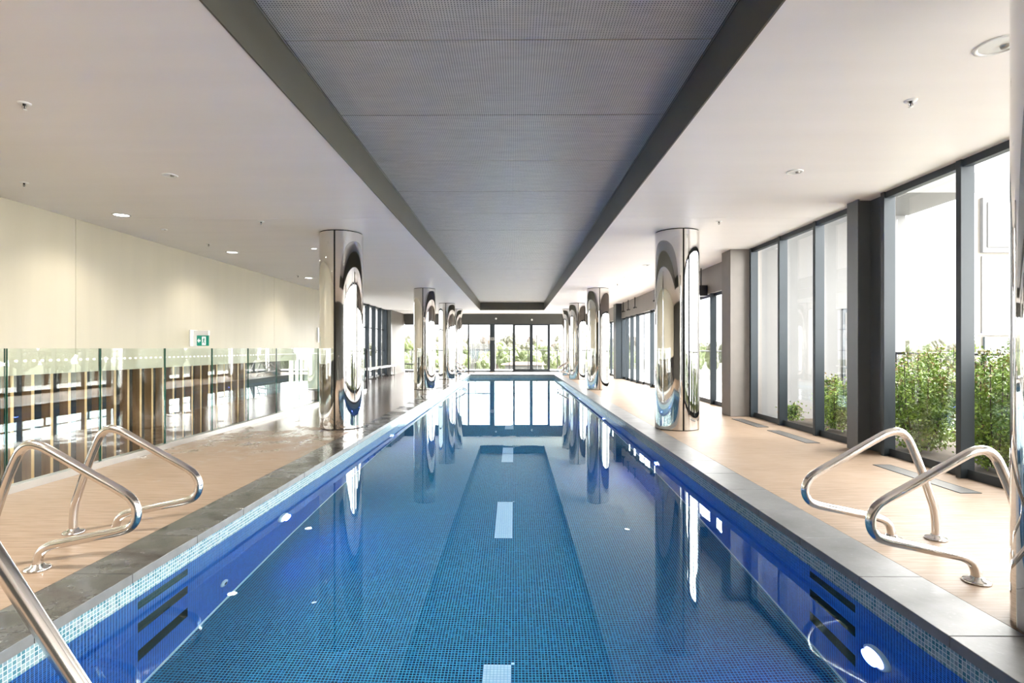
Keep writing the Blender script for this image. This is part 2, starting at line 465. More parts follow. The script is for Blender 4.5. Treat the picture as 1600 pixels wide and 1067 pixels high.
for y, s_ in ((PY0-0.03, 1), (PY1+0.03, -1)):
    for nm, z0, z1, mm in (('pool_wall', FLOORZ, BZ, M['tile_wall_end']), ('waterline_band', BZ, -0.05, M['tile_line_end'])):
        q = [(WX0, y, z0), (WX1, y, z0), (WX1, y, z1), (WX0, y, z1)]
        g = MB(); g.face(q if s_ < 0 else q[::-1], mm); g.build(nm, pool)
g = MB(); g.face([(WX0, PY0-0.03, FLOORZ), (WX1, PY0-0.03, FLOORZ), (WX1, PY1+0.03, FLOORZ), (WX0, PY1+0.03, FLOORZ)], M['tile_floor'])
g.build('pool_floor', pool)
P_ = 0.0208
gx = round(CX/P_)*P_
g = MB()
for k in range(9):
    y0 = round((2.33+2.72*k)/P_)*P_
    g.box(gx-4*P_, gx+4*P_, y0, y0+47*P_, FLOORZ, FLOORZ+0.002, M['tile_dash'])
    g.box(gx+4*P_, gx+5*P_, y0+47*P_, y0+48*P_, FLOORZ, FLOORZ+0.002, M['tile_dash'])
g.build('lane_marking', pool, label='white dashes of mosaic along the middle of the pool floor')
# grout line where wall meets floor
g = MB(); g.box(WX0, WX0+0.010, PY0, PY1, FLOORZ, FLOORZ+0.012, M['dot']); g.box(WX1-0.010, WX1, PY0, PY1, FLOORZ, FLOORZ+0.012, M['dot'])
g.build('floor_edge_grout', pool)
w = MB(); w.face([(WX0, PY0-0.03, WL), (WX1, PY0-0.03, WL), (WX1, PY1+0.03, WL), (WX0, PY1+0.03, WL)], M['water'])
tag(w.build('pool_water'), 'still clear blue water filling the long lap pool', 'water', kind='stuff')

# underwater lights
def pool_light(x, y, z, sgn, lab):
    o = empty('pool_light', (x, y, z)); tag(o, lab, 'light', 'blue lights under the water')
    g = MB(); g.lathe([(0.095, 0), (0.095, 0.018*sgn*-1), (0.078, 0.026*sgn*-1), (0.078, 0.012*sgn*-1)], (x, y, z), M['whitep'], 28, 'x'); rim = g.build('rim', o)
    g = MB(); g.lathe([(0.0001, -0.030*sgn), (0.05, -0.028*sgn), (0.078, -0.016*sgn)], (x, y, z), M['uv'], 28, 'x'); g.build('lens', rim)
    ld = bpy.data.lights.new('blue_lamp', 'AREA'); ld.shape = 'DISK'; ld.size = 0.12; ld.energy = 2.3; ld.color = (0.05, 0.10, 1.0)
    l = bpy.data.objects.new('blue_lamp', ld); COL.objects.link(l); l.parent = o
    l.location = (-0.05*sgn, 0, 0); l.rotation_euler = (0, PI/2*sgn, 0)
    return o
LZ = WL-0.48
for i, y in enumerate((4.88, 9.1, 13.3, 17.5, 21.7)):
    pool_light(WX0, y, LZ, -1, ['first blue underwater light on left pool wall, beyond the foot recesses', 'blue underwater light on left pool wall just past the first left column', 'third blue underwater light along left pool wall', 'fourth blue underwater light along left pool wall', 'farthest blue underwater light on left pool wall'][i])
for i, y in enumerate((2.81, 7.03, 11.2, 15.4, 19.6)):
    pool_light(WX1, y, LZ, 1, ['nearest blue underwater light, on right pool wall below the grab rails', 'blue underwater light on right pool wall before the first right column', 'third blue underwater light along right pool wall', 'fourth blue underwater light along right pool wall', 'farthest blue underwater light on right pool wall'][i])
o = empty('pool_inlet', (WX0, 3.89, WL-0.82)); tag(o, 'white round water inlet on left pool wall beside the foot recesses', 'pool inlet')
g = MB(); g.lathe([(0.045, 0), (0.045, 0.010), (0.020, 0.018)], (WX0, 3.89, WL-0.82), M['whitep'], 24, 'x'); flg = g.build('flange', o)
g = MB(); g.lathe([(0.022, 0.014), (0.0001, 0.016)], (WX0, 3.89, WL-0.82), M['black'], 20, 'x'); g.build('nozzle', flg)

# ------------------------------------------------------------------ ceiling with recess
c = MB(); RX0, RX1, RY0, RY1 = -1.59, 1.365, 0.1, 25.25
cuts = [BACKY, 1.25, 7.42, 13.6, 19.8, 25.25]
for a, b in zip(cuts, cuts[1:]):
    c.box(LWX-0.6, RX0-0.012, a+0.004, b-0.004, CEIL, CEIL+0.12, M['ceiling'])
    c.box(RX1+0.012, WINX+0.02, a+0.004, b-0.004, CEIL, CEIL+0.12, M['ceiling'])
c.box(LWX-0.6, WINX+0.02, RY1+0.012, ENDY, CEIL, CEIL+0.12, M['ceiling'])
c.box(RX0-0.012, RX1+0.012, BACKY, RY0-0.012, CEIL, CEIL+0.12, M['ceiling'])
c.box(LWX-0.6, WINX+0.1, BACKY, ENDY, REC+0.04, REC+0.14, M['dark'])
struct(c.build('ceiling'), 'off-white plaster ceiling with a long central recess')
r = MB()
r.box(RX0-0.012, RX0, RY0, RY1, CEIL-0.004, REC+0.03, M['bronze'])
r.box(RX1, RX1+0.012, RY0, RY1, CEIL-0.004, REC+0.03, M['bronze'])
r.box(RX0-0.012, RX1+0.012, RY1, RY1+0.012, CEIL-0.004, REC+0.03, M['bronze'])
r.box(RX0-0.012, RX1+0.012, RY0-0.012, RY0, CEIL-0.004, REC+0.03, M['bronze'])
struct(r.build('trim_6'), 'dark bronze sides of the ceiling recess')
r = MB()
r.box(RX0+0.003, RX0+0.008, RY0, RY1, REC-0.012, REC-0.004, M['greymet'])
r.box(RX1-0.008, RX1-0.003, RY0, RY1, REC-0.012, REC-0.004, M['greymet'])
struct(r.build('trim_7'), 'thin metal angle along the recess edges')
ys = [3.74-1.206*3+1.206*k for k in range(22)]
ys = [RY0]+[y for y in ys if RY0+0.2 < y < RY1-0.2]+[RY1]
p = MB()
for a, b in zip(ys, ys[1:]):
    p.box(RX0+0.012, RX1-0.012, a+0.006, b-0.006, REC, REC+0.02, M['perf'])
struct(p.build('trim_8'), 'grey perforated acoustic panels in the ceiling recess')

# ------------------------------------------------------------------ left wall, timber battens, glass balustrade
lw = MB()
cuts = [BACKY, 1.3, 7.40, 13.55, 18.3]
for a, b in zip(cuts, cuts[1:]):
    lw.box(LWX-0.05, LWX, a+0.004, b-0.004, 0.89, CEIL, M['cream'])
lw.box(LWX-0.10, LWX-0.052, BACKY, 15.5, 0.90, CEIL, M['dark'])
struct(lw.build('wall_left'), 'cream panelled upper wall over an open void')
struct(box('wall_left_low', LWX-0.05, LWX, 15.5, 18.3, 0, 0.89, M['cream']))
y = 4.0
k = 0
proto = None
while y < 12.3:
    if proto is None:
        g = MB(); g._l = 1
        o = MB().box(-0.12, 0, 0, 0.045, 0, 2.25, M['oak'], {'+x': M['oak_lit_edge']}).build('timber_batten')
        tag(o, 'tall brown timber batten with edge toned as lit in the row below the cream wall', 'batten', 'timber battens behind the balustrade')
        proto = o; o.location = (LWX-0.13, y, -1.3)
    else:
        o = proto.copy(); COL.objects.link(o); o.location = (LWX-0.13, y, -1.3)
    y += 0.286
# balustrade panels
edges = [4.52-1.035*k for k in range(4, 0, -1)]+[4.52+1.035*k for k in range(0, 12)]
edges = [e for e in edges if e > 1.0]
edges[-1] = min(edges[-1], 15.45)
GT = 1.218
plabels = {}
for i, (a, b) in enumerate(zip(edges, edges[1:])):
    o = empty('glass_balustrade', (GLX, (a+b)/2, 0.03))
    nth = ['off the left edge', 'off the left edge', 'off the left edge', 'leftmost in view, behind the nearest left grab rail', 'second in view from the left, behind the two crossing grab rails', 'third in view from the left, in front of the timber battens', 'fourth in view from the left, below the exit sign', 'fifth in view from the left', 'sixth in view from the left', 'seventh in view, two before the first left column', 'eighth in view, just before the first left column', 'ninth, hidden partly behind the first left column', 'tenth, past the first left column', 'last of the row, at the open deck end']
    tag(o, 'clear glass balustrade panel, ' + nth[min(i, len(nth)-1)], 'glass panel', 'panels of the glass balustrade')
    pn = box('pane', GLX-0.006, GLX+0.006, a+0.012, b-0.012, 0.03, GT, M['dotglass'], o)
    for yy in (a+0.008, b-0.012): box('polished_edge', GLX-0.0062, GLX+0.0062, yy, yy+0.004, 0.03, GT, M['glassedge'], pn)
ch = empty('balustrade_channel', (GLX, 8, 0)); tag(ch, 'pale metal floor channel running along the foot of the glass balustrade', 'channel')
g = MB(); g.box(GLX+0.007, GLX+0.045, 1.2, 15.5, 0.0, 0.06, M['greymet']); g.box(GLX-0.045, GLX-0.007, 1.2, 15.5, 0.0, 0.06, M['greymet']); g.box(GLX-0.007, GLX+0.007, 1.2, 15.5, 0.0, 0.028, M['greymet'])
g.build('channel_body', ch)
o = empty('glass_balustrade', (-5.15, 15.5, 0)); tag(o, 'clear glass panel closing the balustrade across to the cream wall', 'glass panel')
box('pane', LWX+0.02, GLX-0.05, 15.444, 15.456, 0.03, GT, M['glass'], o); box('channel', LWX+0.01, GLX-0.05, 15.42, 15.48, 0, 0.06, M['greymet'], o)
o = empty('balustrade_post', (GLX+0.03, 15.56, 0)); tag(o, 'slim dark post at the open end of the glass balustrade', 'post')
box('post_shaft', GLX+0.01, GLX+0.05, 15.54, 15.58, 0, 1.2, M['black'], o, 0.004); box('foot_plate', GLX-0.02, GLX+0.08, 15.51, 15.61, 0, 0.015, M['black'], o)

# exit sign on the cream wall
sx0, sx1, sy, sz0, sz1 = LWX+0.001, LWX+0.30, 10.1, 1.265, 1.55
o = empty('exit_sign', (sx0, sy, sz0)); tag(o, 'small lit green and white emergency exit sign on the cream wall', 'exit sign')
box('mounting_plate', sx0, sx0+0.02, sy-0.10, sy+0.14, sz0-0.01, sz1+0.01, M['whitep'], o, 0.003)
box('housing', sx0+0.02, sx1, sy, sy+0.05, sz1-0.09, sz1, M['whitep'], o, 0.006)
box('side_bracket', sx0+0.02, sx0+0.075, sy-0.01, sy+0.05, sz0, sz1-0.09, M['whitep'], o, 0.003)
f0 = sx0+0.078; f1 = sx1-0.003
gf = box('green_face', f0, f1, sy+0.008, sy+0.03, sz0, sz1-0.092, M['green'], o)
fh = sz1-0.092-sz0; cxz = sz0+fh/2
g = MB()
yq = sy+0.0075
ax = f0+0.028
g.face([(ax-0.022, yq, cxz), (ax+0.014, yq, cxz-0.045), (ax+0.014, yq, cxz+0.045)], M['signwhite'])
g.face([(ax+0.014, yq, cxz-0.016), (ax+0.040, yq, cxz-0.016), (ax+0.040, yq, cxz+0.016), (ax+0.014, yq, cxz+0.016)], M['signwhite'])
g.build('white_arrow', gf)
dx0 = f0+0.095
g = MB(); g.face([(dx0, yq, sz0+0.012), (dx0+0.075, yq, sz0+0.012), (dx0+0.075, yq, sz0+fh-0.02), (dx0, yq, sz0+fh-0.02)], M['signwhite']); g.build('white_doorway', gf)
g = MB(); yq2 = yq-0.001; mx_ = dx0+0.036
g.lathe([(0.0001, -0.001), (0.011, -0.001)], (mx_+0.004, yq, sz0+fh-0.05), M['green'], 14, 'y')
def stroke(a, b, w_):
    a = Vector(a); b = Vector(b); d = (b-a).normalized(); n = Vector((-d.y, d.x))*w_
    g.face([(mx_+q.x, yq2, cxz+q.y) for q in (a+n, b+n, b-n, a-n)], M['green'])
stroke((0.002, 0.035), (-0.004, -0.01), 0.009); stroke((-0.004, -0.01), (0.018, -0.035), 0.006); stroke((-0.004, -0.01), (-0.02, -0.045), 0.006)
stroke((0, 0.028), (0.024, 0.008), 0.005); stroke((0, 0.028), (-0.022, 0.012), 0.005); stroke((0.018, -0.035), (0.012, -0.06), 0.005)
g.build('running_figure', gf)
o = empty('wall_plate', (LWX, 16.6, 1.4)); tag(o, 'narrow white plate on the cream wall beside the first left column', 'wall plate')
box('plate_body', LWX, LWX+0.03, 16.5, 16.72, 1.4, 1.85, M['whitep'], o, 0.004); box('plate_face', LWX+0.03, LWX+0.036, 16.53, 16.69, 1.44, 1.81, M['signwhite'], o)

# ------------------------------------------------------------------ windows
wn = [0]
def win_y(xg, y0, y1, z0, z1, inner, wd, dp, transoms=(), right_m=True, lab=None, fb=0.06, ft=0.06, door=False):
    """bay in a wall running along y; inner = +1/-1 direction to the room; mullion at y1 end"""
    wn[0] += 1
    o = struct(empty(('door_%d' if door else 'window_%d') % wn[0], (xg, (y0+y1)/2, z0)), lab)
    xi = xg+inner*dp; a, b = sorted((xg-0.02, xi))
    g = MB(); g.box(a, b, y1-wd/2, y1+wd/2, z0, z1, M['alu']); g.build('mullion', o, 0.003)
    ya, yb = y0+wd/2, y1-wd/2
    g = MB(); g.box(*sorted((xg-0.03, xg+inner*min(dp, 0.08))), ya, yb, z0, z0+fb, M['alu']); g.box(*sorted((xg-0.03, xg+inner*min(dp, 0.08))), ya, yb, z1-ft, z1, M['alu'])
    for t in transoms: g.box(xg-0.02, xg+0.02, ya, yb, t-0.02, t+0.02, M['alu'])
    fr = g.build('frame', o)
    box('pane', xg-0.006, xg+0.006, ya, yb, z0+fb, z1-ft, M['pane'], fr)
    return o
# right glazing, near part
mull = [-3.16+1.04*k for k in range(0, 9)]        # up to 5.16
mull = [-5.0, -4.2]+mull
for a, b in zip(mull, mull[1:]): win_y(WINX, a, b, 0.0, CEIL, -1, 0.06, 0.15)
win_y(WINX, 5.16, 6.22, 0.0, CEIL, -1, 0.06, 0.15)
for a, b in ((6.70, 7.63), (7.63, 8.65), (8.65, 9.69)): win_y(WINX, a, b, 0.0, CEIL, -1, 0.06, 0.15)
o = MB()
o.box(4.08, WINX+0.02, 6.67, 6.71, 0, CEIL, M['post']); o.box(4.08, 4.10, 6.50, 6.67, 0, CEIL, M['post']); o.box(4.10, WINX+0.02, 6.56, 6.68, 0, CEIL, M['post'])
o.box(4.27, WINX+0.02, 6.25, 6.56, 0, CEIL, M['post'])
o = struct(o.build('trim_9'), 'deep charcoal metal post between the right windows')
# head and sill rails
g = MB(); g.box(4.20, WINX-0.08, BACKY, 6.25, CEIL-0.07, CEIL, M['alu']); g.box(4.20, WINX-0.08, 6.72, 9.72, CEIL-0.07, CEIL, M['alu'])
struct(g.build('trim_10'), 'charcoal head rail over the right windows')
g = MB(); g.box(4.245, WINX-0.08, BACKY, 6.25, 0, 0.085, M['alu']); g.box(4.245, WINX-0.08, 6.72, 9.72, 0, 0.085, M['alu'])
struct(g.build('trim_11'), 'charcoal sill rail under the right windows')
struct(box('wall_pier', 3.86, 4.42, 9.76, 10.17, 0, CEIL, M['taupe'], None, 0.004), 'taupe rendered pier between the right windows and the sliding doors')
# right sliding doors beyond the pier
bz = 2.41
struct(box('wall_right', 4.24, 4.36, 10.17, ENDY, bz, CEIL, M['bulk_taupe']), 'grey bulkhead over the sliding doors on the right')
GX2 = 4.40
segs = [10.17, 11.85, 12.95, 14.0, 15.05, 16.1, 17.1, 18.35, 19.1, 20.0, 20.85, 21.6]
for i, (a, b) in enumerate(zip(segs, segs[1:])):
    thin = b in (18.35,)
    win_y(GX2, a, b, 0.0, bz, -1, 0.05, 0.04 if thin else 0.15, door=(i in (0, 1, 6, 7)), fb=0.09)
struct(box('wall_pillar', 4.02, 4.44, 21.6, 22.15, 0, CEIL, M['alu'], None, 0.004), 'dark square pillar between the far sliding doors')
segs = [22.15, 23.3, 24.4, 25.5, 26.7, ENDY]
for a, b in zip(segs, segs[1:]): win_y(GX2, a, b, 0.0, bz, -1, 0.05, 0.12, fb=0.09)
# left windows beyond the cream wall
segs = [18.3, 18.9, 19.9, 20.9, 21.9, 22.9, 23.9, 24.95]
for a, b in zip(segs, segs[1:]): win_y(LWX, a, b, 0.0, CEIL, 1, 0.06, 0.15, transoms=(2.06, 1.12))
struct(box('wall_left_return', LWX-0.1, -5.68, 24.98, 25.1, 0, CEIL, M['bulk']), 'dark panel beside the left windows')
struct(box('wall_left_far', -5.80, -5.68, 25.1, ENDY, 0, CEIL, M['taupe_far']), 'taupe wall at the far left corner')

# end wall
BB = 2.47
struct(box('wall_end', LWX, GX2, ENDY, ENDY+0.2, BB, CEIL, M['bulk']), 'charcoal bulkhead above the end windows')
def win_x(y, x0, x1, z0, z1, wd, door=False, fb=0.07, dp=0.10):
    wn[0] += 1
    o = struct(empty(('door_%d' if door else 'window_%d') % wn[0], ((x0+x1)/2, y, z0)))
    g = MB(); g.box(x1-wd/2, x1+wd/2, y, y+dp, z0, z1, M['alu']); g.build('mullion', o)
    ft = 0.07 if door else 0.04
    g = MB(); g.box(x0+wd/2, x1-wd/2, y+0.02, y+0.08, z0, z0+fb, M['alu']); g.box(x0+wd/2, x1-wd/2, y+0.02, y+0.08, z1-ft, z1, M['alu'])
    if door:
        g.box(x0+wd/2, x0+wd/2+0.035, y+0.02, y+0.08, z0, z1, M['alu']); g.box(x1-wd/2-0.035, x1-wd/2, y+0.02, y+0.08, z0, z1, M['alu'])
    fr = g.build('frame', o)
    box('pane', x0+wd/2, x1-wd/2, y+0.044, y+0.056, z0+fb, z1-ft, M['pane'], fr)
    return o
for x0, x1 in ((-5.70, -4.6), (-4.6, -3.5), (-3.5, -2.37)): win_x(ENDY+0.02, x0, x1, 0, BB, 0.075)
win_x(ENDY+0.02, -2.37, -1.145, 0, BB, 0.08)
struct(box('trim_12', -1.27, -1.02, ENDY, ENDY+0.13, 0, BB, M['alu']), 'wide dark post between the end windows')
win_x(ENDY+0.02, -1.145, -0.05, 0, BB, 0.09)
for x0, x1, s_ in ((-0.05, 0.86, 1), (0.86, 1.78, -1)):
    d = win_x(ENDY+0.02, x0, x1, 0, BB, 0.09, True, 0.14)
    hx = 0.86-s_*0.075
    g = MB(); g.tube([(hx, ENDY+0.03, 1.30), (hx, ENDY-0.03, 1.30), (hx-s_*0.14, ENDY-0.03, 1.30)], 0.010, M['steel'], 10)
    g.build('handle', d)
for x0, x1 in ((1.78, 2.95), (2.95, 4.2)): win_x(ENDY+0.02, x0, x1, 0, BB, 0.05)
o = empty('door_sensor', (-1.145, ENDY-0.012, 1.66)); tag(o, 'pale grey reader plate on the wide dark post of the end windows', 'reader plate')
pt = box('plate', -1.235, -1.055, ENDY-0.012, ENDY, 1.62, 1.78, M['greymet'], o, 0.003); box('button', -1.16, -1.13, ENDY-0.018, ENDY-0.012, 1.68, 1.72, M['black'], pt)
for x, z, lab in ((-0.955, 2.74, 'small white sensor on the end bulkhead, left of the door pair'), (0.89, 2.68, 'small white sensor on the end bulkhead above the door pair')):
    o = empty('wall_sensor', (x, ENDY, z)); tag(o, lab, 'sensor')
    g = MB(); g.lathe([(0.05, 0), (0.05, -0.03), (0.03, -0.05), (0.0001, -0.055)], (x, ENDY, z), M['whitep'], 20, 'y'); g.build('dome', o)
# wall behind the camera
struct(box('wall_back', -6.6, WINX+0.1, BACKY-0.15, BACKY, -1.4, REC+0.14, M['bulk']))

# fittings on the right bulkhead
o = empty('hanging_box', (4.20, 12.1, 2.05)); tag(o, 'black box hung on a rod from the ceiling by the first sliding door', 'hanging box')
box('housing', 3.99, 4.23, 11.95, 12.20, 2.37, 2.60, M['black'], o, 0.006)
g = MB(); g.tube([(4.13, 12.08, 2.60), (4.13, 12.08, CEIL)], 0.012, M['black'], 10); g.build('rod', o)
for i, y in enumerate((16.2, 18.9, 20.0, 20.9)):
    o = empty('door_bracket', (4.24, y, 2.75)); tag(o, ['black hook-shaped bracket on the right bulkhead nearest the first right column', 'second black hook-shaped bracket along the right bulkhead', 'third black hook-shaped bracket along the right bulkhead', 'black hook-shaped bracket beside the dark far pillar'][i], 'bracket', 'brackets on the right bulkhead')
    g = MB(); g.box(4.16, 4.19, y, y+0.03, 2.62, CEIL, M['black']); g.box(4.16, 4.24, y, y+0.03, 2.62, 2.65, M['black']); g.build('arm', o)
    g = MB(); g.box(4.12, 4.16, y-0.02, y+0.05, 2.60, 2.65, M['black']); g.build('head', o)

# ------------------------------------------------------------------ mirror columns
def column(x, y, lab):
    R = 0.326
    o = empty('mirror_column', (x, y, 0)); tag(o, lab, 'column', 'mirror-clad round columns')
    gp = 0.012/R
    for s_ in (0, 1):
        g = MB(); a0 = -PI/2+gp+s_*PI; a1 = PI/2-gp+s_*PI
        g.lathe([(R, 0.012), (R, CEIL-0.016)], (x, y, 0), M['mirror'], 96, 'z', a0, a1)
        g.lathe([(R-0.02, 0.012), (R, 0.012)], (x, y, 0), M['greymet'], 96, 'z', a0, a1, False)
        g.lathe([(R, CEIL-0.016), (R-0.02, CEIL-0.016)], (x, y, 0), M['greymet'], 96, 'z', a0, a1, False)
        g.build('steel_shell', o)
    g = MB(); g.lathe([(0.0001, 0.0), (R-0.012, 0.0), (R-0.012, CEIL), (0.0001, CEIL)], (x, y, 0), M['seam'], 48, smooth=False); g.build('core', o)
    return o
LX, RX = -2.68, 2.48
for y, lab in ((2.26, 'left mirror column beside the camera, outside the left edge of view'), (8.40, 'nearest mirrored steel column on left deck, in front of the glass balustrade end'), (16.2, 'second mirrored steel column on left pool side'), (21.5, 'third mirrored steel column on left pool side'), (24.7, 'farthest left mirrored steel column, by the far grab rails')):
    if y > 3: column(LX, y, lab)
for y, lab in ((2.26, 'mirrored steel column cut by the right edge, beside the grab rails'), (8.33, 'mirrored steel column on right deck in front of the taupe pier'), (16.2, 'second whole mirrored steel column on right pool side'), (21.5, 'third whole mirrored steel column on right pool side'), (24.7, 'farthest right mirrored steel column, by the far grab rails')):
    column(RX, y, lab)

# ------------------------------------------------------------------ grab rails
prof = [(2.694,0.0),(2.694,0.10),(2.684,0.185),(2.664,0.25),(2.60,0.44),(2.535,0.60),(2.497,0.66),(2.449,0.684),(2.385,0.672),(2.31,0.633),(2.10,0.513),(1.94,0.423),(1.885,0.377),(1.861,0.314),(1.878,0.252),(1.935,0.214),(2.10,0.178),(2.25,0.146),(2.335,0.128),(2.385,0.100),(2.408,0.055),(2.412,0.0)]
XM = 2.17
def grab_rail(y, side, lab):
    ox = XM if side > 0 else 2*CX-XM
    o = empty('grab_rail', (ox, y, 0)); o['_local'] = 1; tag(o, lab, 'grab rail', 'stainless grab rails by the pool')
    pts = [((x-XM)*side, 0, z+0.004) for x, z in prof]
    g = MB(); g.tube(catmull(pts, 6), 0.0245, M['steel'], 18); rtb = g.build('rail_tube', o)
    for x in (prof[0][0], prof[-1][0]):
        g = MB(); g.lathe([(0.0001, 0.001), (0.062, 0.001), (0.064, 0.006), (0.058, 0.014), (0.034, 0.020), (0.030, 0.030), (0.0246, 0.032)], ((x-XM)*side, 0, 0), M['steel'], 28); g.build('base_flange', rtb)
    return o
grab_rail(3.50, 1, 'bent stainless grab rail on right deck, farther one of the near pair')
grab_rail(2.86, 1, 'bent stainless grab rail on right deck, nearer one, half behind the cut-off column')
grab_rail(3.57, -1, 'bent stainless grab rail on left deck, farther one of the near pair')
grab_rail(2.98, -1, 'bent stainless grab rail on left deck, nearer one, cut by the left edge')
grab_rail(23.0, 1, 'far right grab rail beside the farthest column, nearer of its pair')
grab_rail(23.6, 1, 'far right grab rail beside the farthest column, farther of its pair')
grab_rail(23.0, -1, 'far left grab rail beside the farthest column, nearer of its pair')
grab_rail(23.6, -1, 'far left grab rail beside the farthest column, farther of its pair')
ry = 1.52
o = empty('stair_handrail', (-2.75, ry, 0)); tag(o, 'straight stainless handrail slanting into the water in the bottom left corner', 'handrail')
pts = [(-2.75, ry, 0.004), (-2.74, ry, 0.5), (-2.70, ry, 0.86), (-2.62, ry, 0.97), (-2.50, ry, 1.0), (-2.0, ry, 1.0), (-1.80, ry, 0.99), (-1.70, ry, 0.95), (-1.62, ry, 0.87), (-1.56, ry, 0.785), (-1.438, ry, 0.60), (-1.18, ry, 0.205), (-0.90, ry, -0.22), (-0.70, ry, -0.53), (-0.64, ry, -0.66), (-0.62, ry, -0.80), (-0.62, ry, FLOORZ)]
g = MB(); g.tube(catmull(pts, 6), 0.0245, M['steel'], 20); g.build('rail_tube', o)
g = MB(); g.lathe([(0.0001, 0.001), (0.062, 0.001), (0.058, 0.014), (0.030, 0.030), (0.0246, 0.032)], (-2.75, ry, 0), M['steel'], 28); g.build('base_flange', o)

# ------------------------------------------------------------------ ceiling fittings
def downlight(x, y, r_, lit, lab, power=0):
    o = empty('downlight', (x, y, CEIL)); tag(o, lab, 'downlight', 'round recessed downlights')
    g = MB(); g.lathe([(r_, 0.0), (r_, -0.006), (r_*0.86, -0.010), (r_*0.80, -0.003)], (x, y, CEIL), M['greymet'] if lit else M['whitep'], 36); tr = g.build('trim_ring', o)
    g = MB(); g.lathe([(0.0001, -0.002), (r_*0.82, -0.002)], (x, y, CEIL), M['lamp'] if lit else M['whitep'], 32); g.build('lens', tr)
    if not lit:
        g = MB(); g.lathe([(0.0001, -0.016), (r_*0.22, -0.014), (r_*0.25, -0.002)], (x+r_*0.35, y, CEIL), M['greymet'], 16); g.build('eyeball', tr)
    if power:
        ld = bpy.data.lights.new('lamp', 'SPOT'); ld.energy = power; ld.spot_size = 2.3; ld.spot_blend = 0.7; ld.shadow_soft_size = 0.08; ld.color = (1.0, 0.93, 0.82)
        l = bpy.data.objects.new('lamp', ld); COL.objects.link(l); l.parent = o; l.location = (0, 0, -0.03)
    return o
downlight(-5.22, 4.2, 0.11, True, 'round white downlight over the void, outside the left edge of view', 18)
downlight(-5.22, 7.18, 0.11, True, 'largest lit downlight above the cream wall on the left', 18)
downlight(-5.20, 9.98, 0.11, True, 'lit downlight above the cream wall, middle of the three in view', 18)
downlight(-5.18, 13.64, 0.11, True, 'lit downlight above the cream wall, nearest the first left column', 18)
downlight(-3.56, 9.63, 0.06, True, 'small lit downlight touching the left edge of the first left column', 35)
for k_, y_ in enumerate((2.2, -0.4, -2.9)): downlight(-3.54, y_, 0.075, True, 'added lit downlight brightening the left deck '+('beside', 'behind', 'well behind')[k_]+' the camera, out of view', 130)  # unseen lamps added so the left deck gets brighter
downlight(-3.53, 5.54, 0.075, False, 'small eyeball downlight with an added lamp on the left ceiling, below the first sprinkler', 60)  # spot added to this unlit-looking fitting to brighten the left deck
downlight(2.83, 3.20, 0.12, False, 'large unlit round fitting on the right ceiling beside the cut-off column')
downlight(2.81, 5.48, 0.08, False, 'unlit round fitting on the right ceiling above the big dark post')
downlight(2.80, 11.6, 0.08, False, 'small round fitting on the right ceiling beside the first right column')
downlight(2.81, 13.6, 0.08, True, 'small lit fitting on the right ceiling beyond the first right column')
downlight(-5.22, 8.06, 0.045, False, 'tiny white disc on the left ceiling beside the largest downlight')
def sprinkler(x, y, lab):
    o = empty('sprinkler_head', (x, y, CEIL)); tag(o, lab, 'sprinkler', 'ceiling sprinkler heads')
    g = MB(); g.lathe([(0.042, 0), (0.040, -0.006), (0.020, -0.008), (0.016, -0.0085)], (x, y, CEIL), M['whitep'], 24); g.build('escutcheon', o)
    g = MB(); g.lathe([(0.010, -0.002), (0.010, -0.018), (0.004, -0.022), (0.004, -0.045)], (x, y, CEIL), M['black'], 12)
    for s_ in (-1, 1): g.tube([(x+s_*0.010, y, CEIL-0.016), (x+s_*0.016, y, CEIL-0.030), (x+s_*0.003, y, CEIL-0.047)], 0.0025, M['greymet'], 8)
    fa = g.build('frame_arms', o)
    g = MB(); g.lathe([(0.0001, -0.046), (0.016, -0.047), (0.0001, -0.049)], (x, y, CEIL), M['whitep'], 16); g.build('deflector', fa)
for x, y, lab in ((-3.54, 3.90, 'white sprinkler head at the upper left of the ceiling'), (-5.24, 5.77, 'white sprinkler head above the cream wall at the left edge'), (-3.54, 7.57, 'sprinkler head on the left ceiling near the first left column'),
                  (-5.19, 9.19, 'sprinkler head between the first two lit downlights'), (-5.27, 13.2, 'sprinkler head beside the lit downlight nearest the first left column'),
                  (2.83, 3.91, 'white sprinkler head on the right ceiling near the cut-off column'), (2.85, 7.61, 'sprinkler head on the right ceiling just past the first right column top'), (2.83, 15.0, 'small sprinkler head far along the right ceiling')):
    sprinkler(x, y, lab)

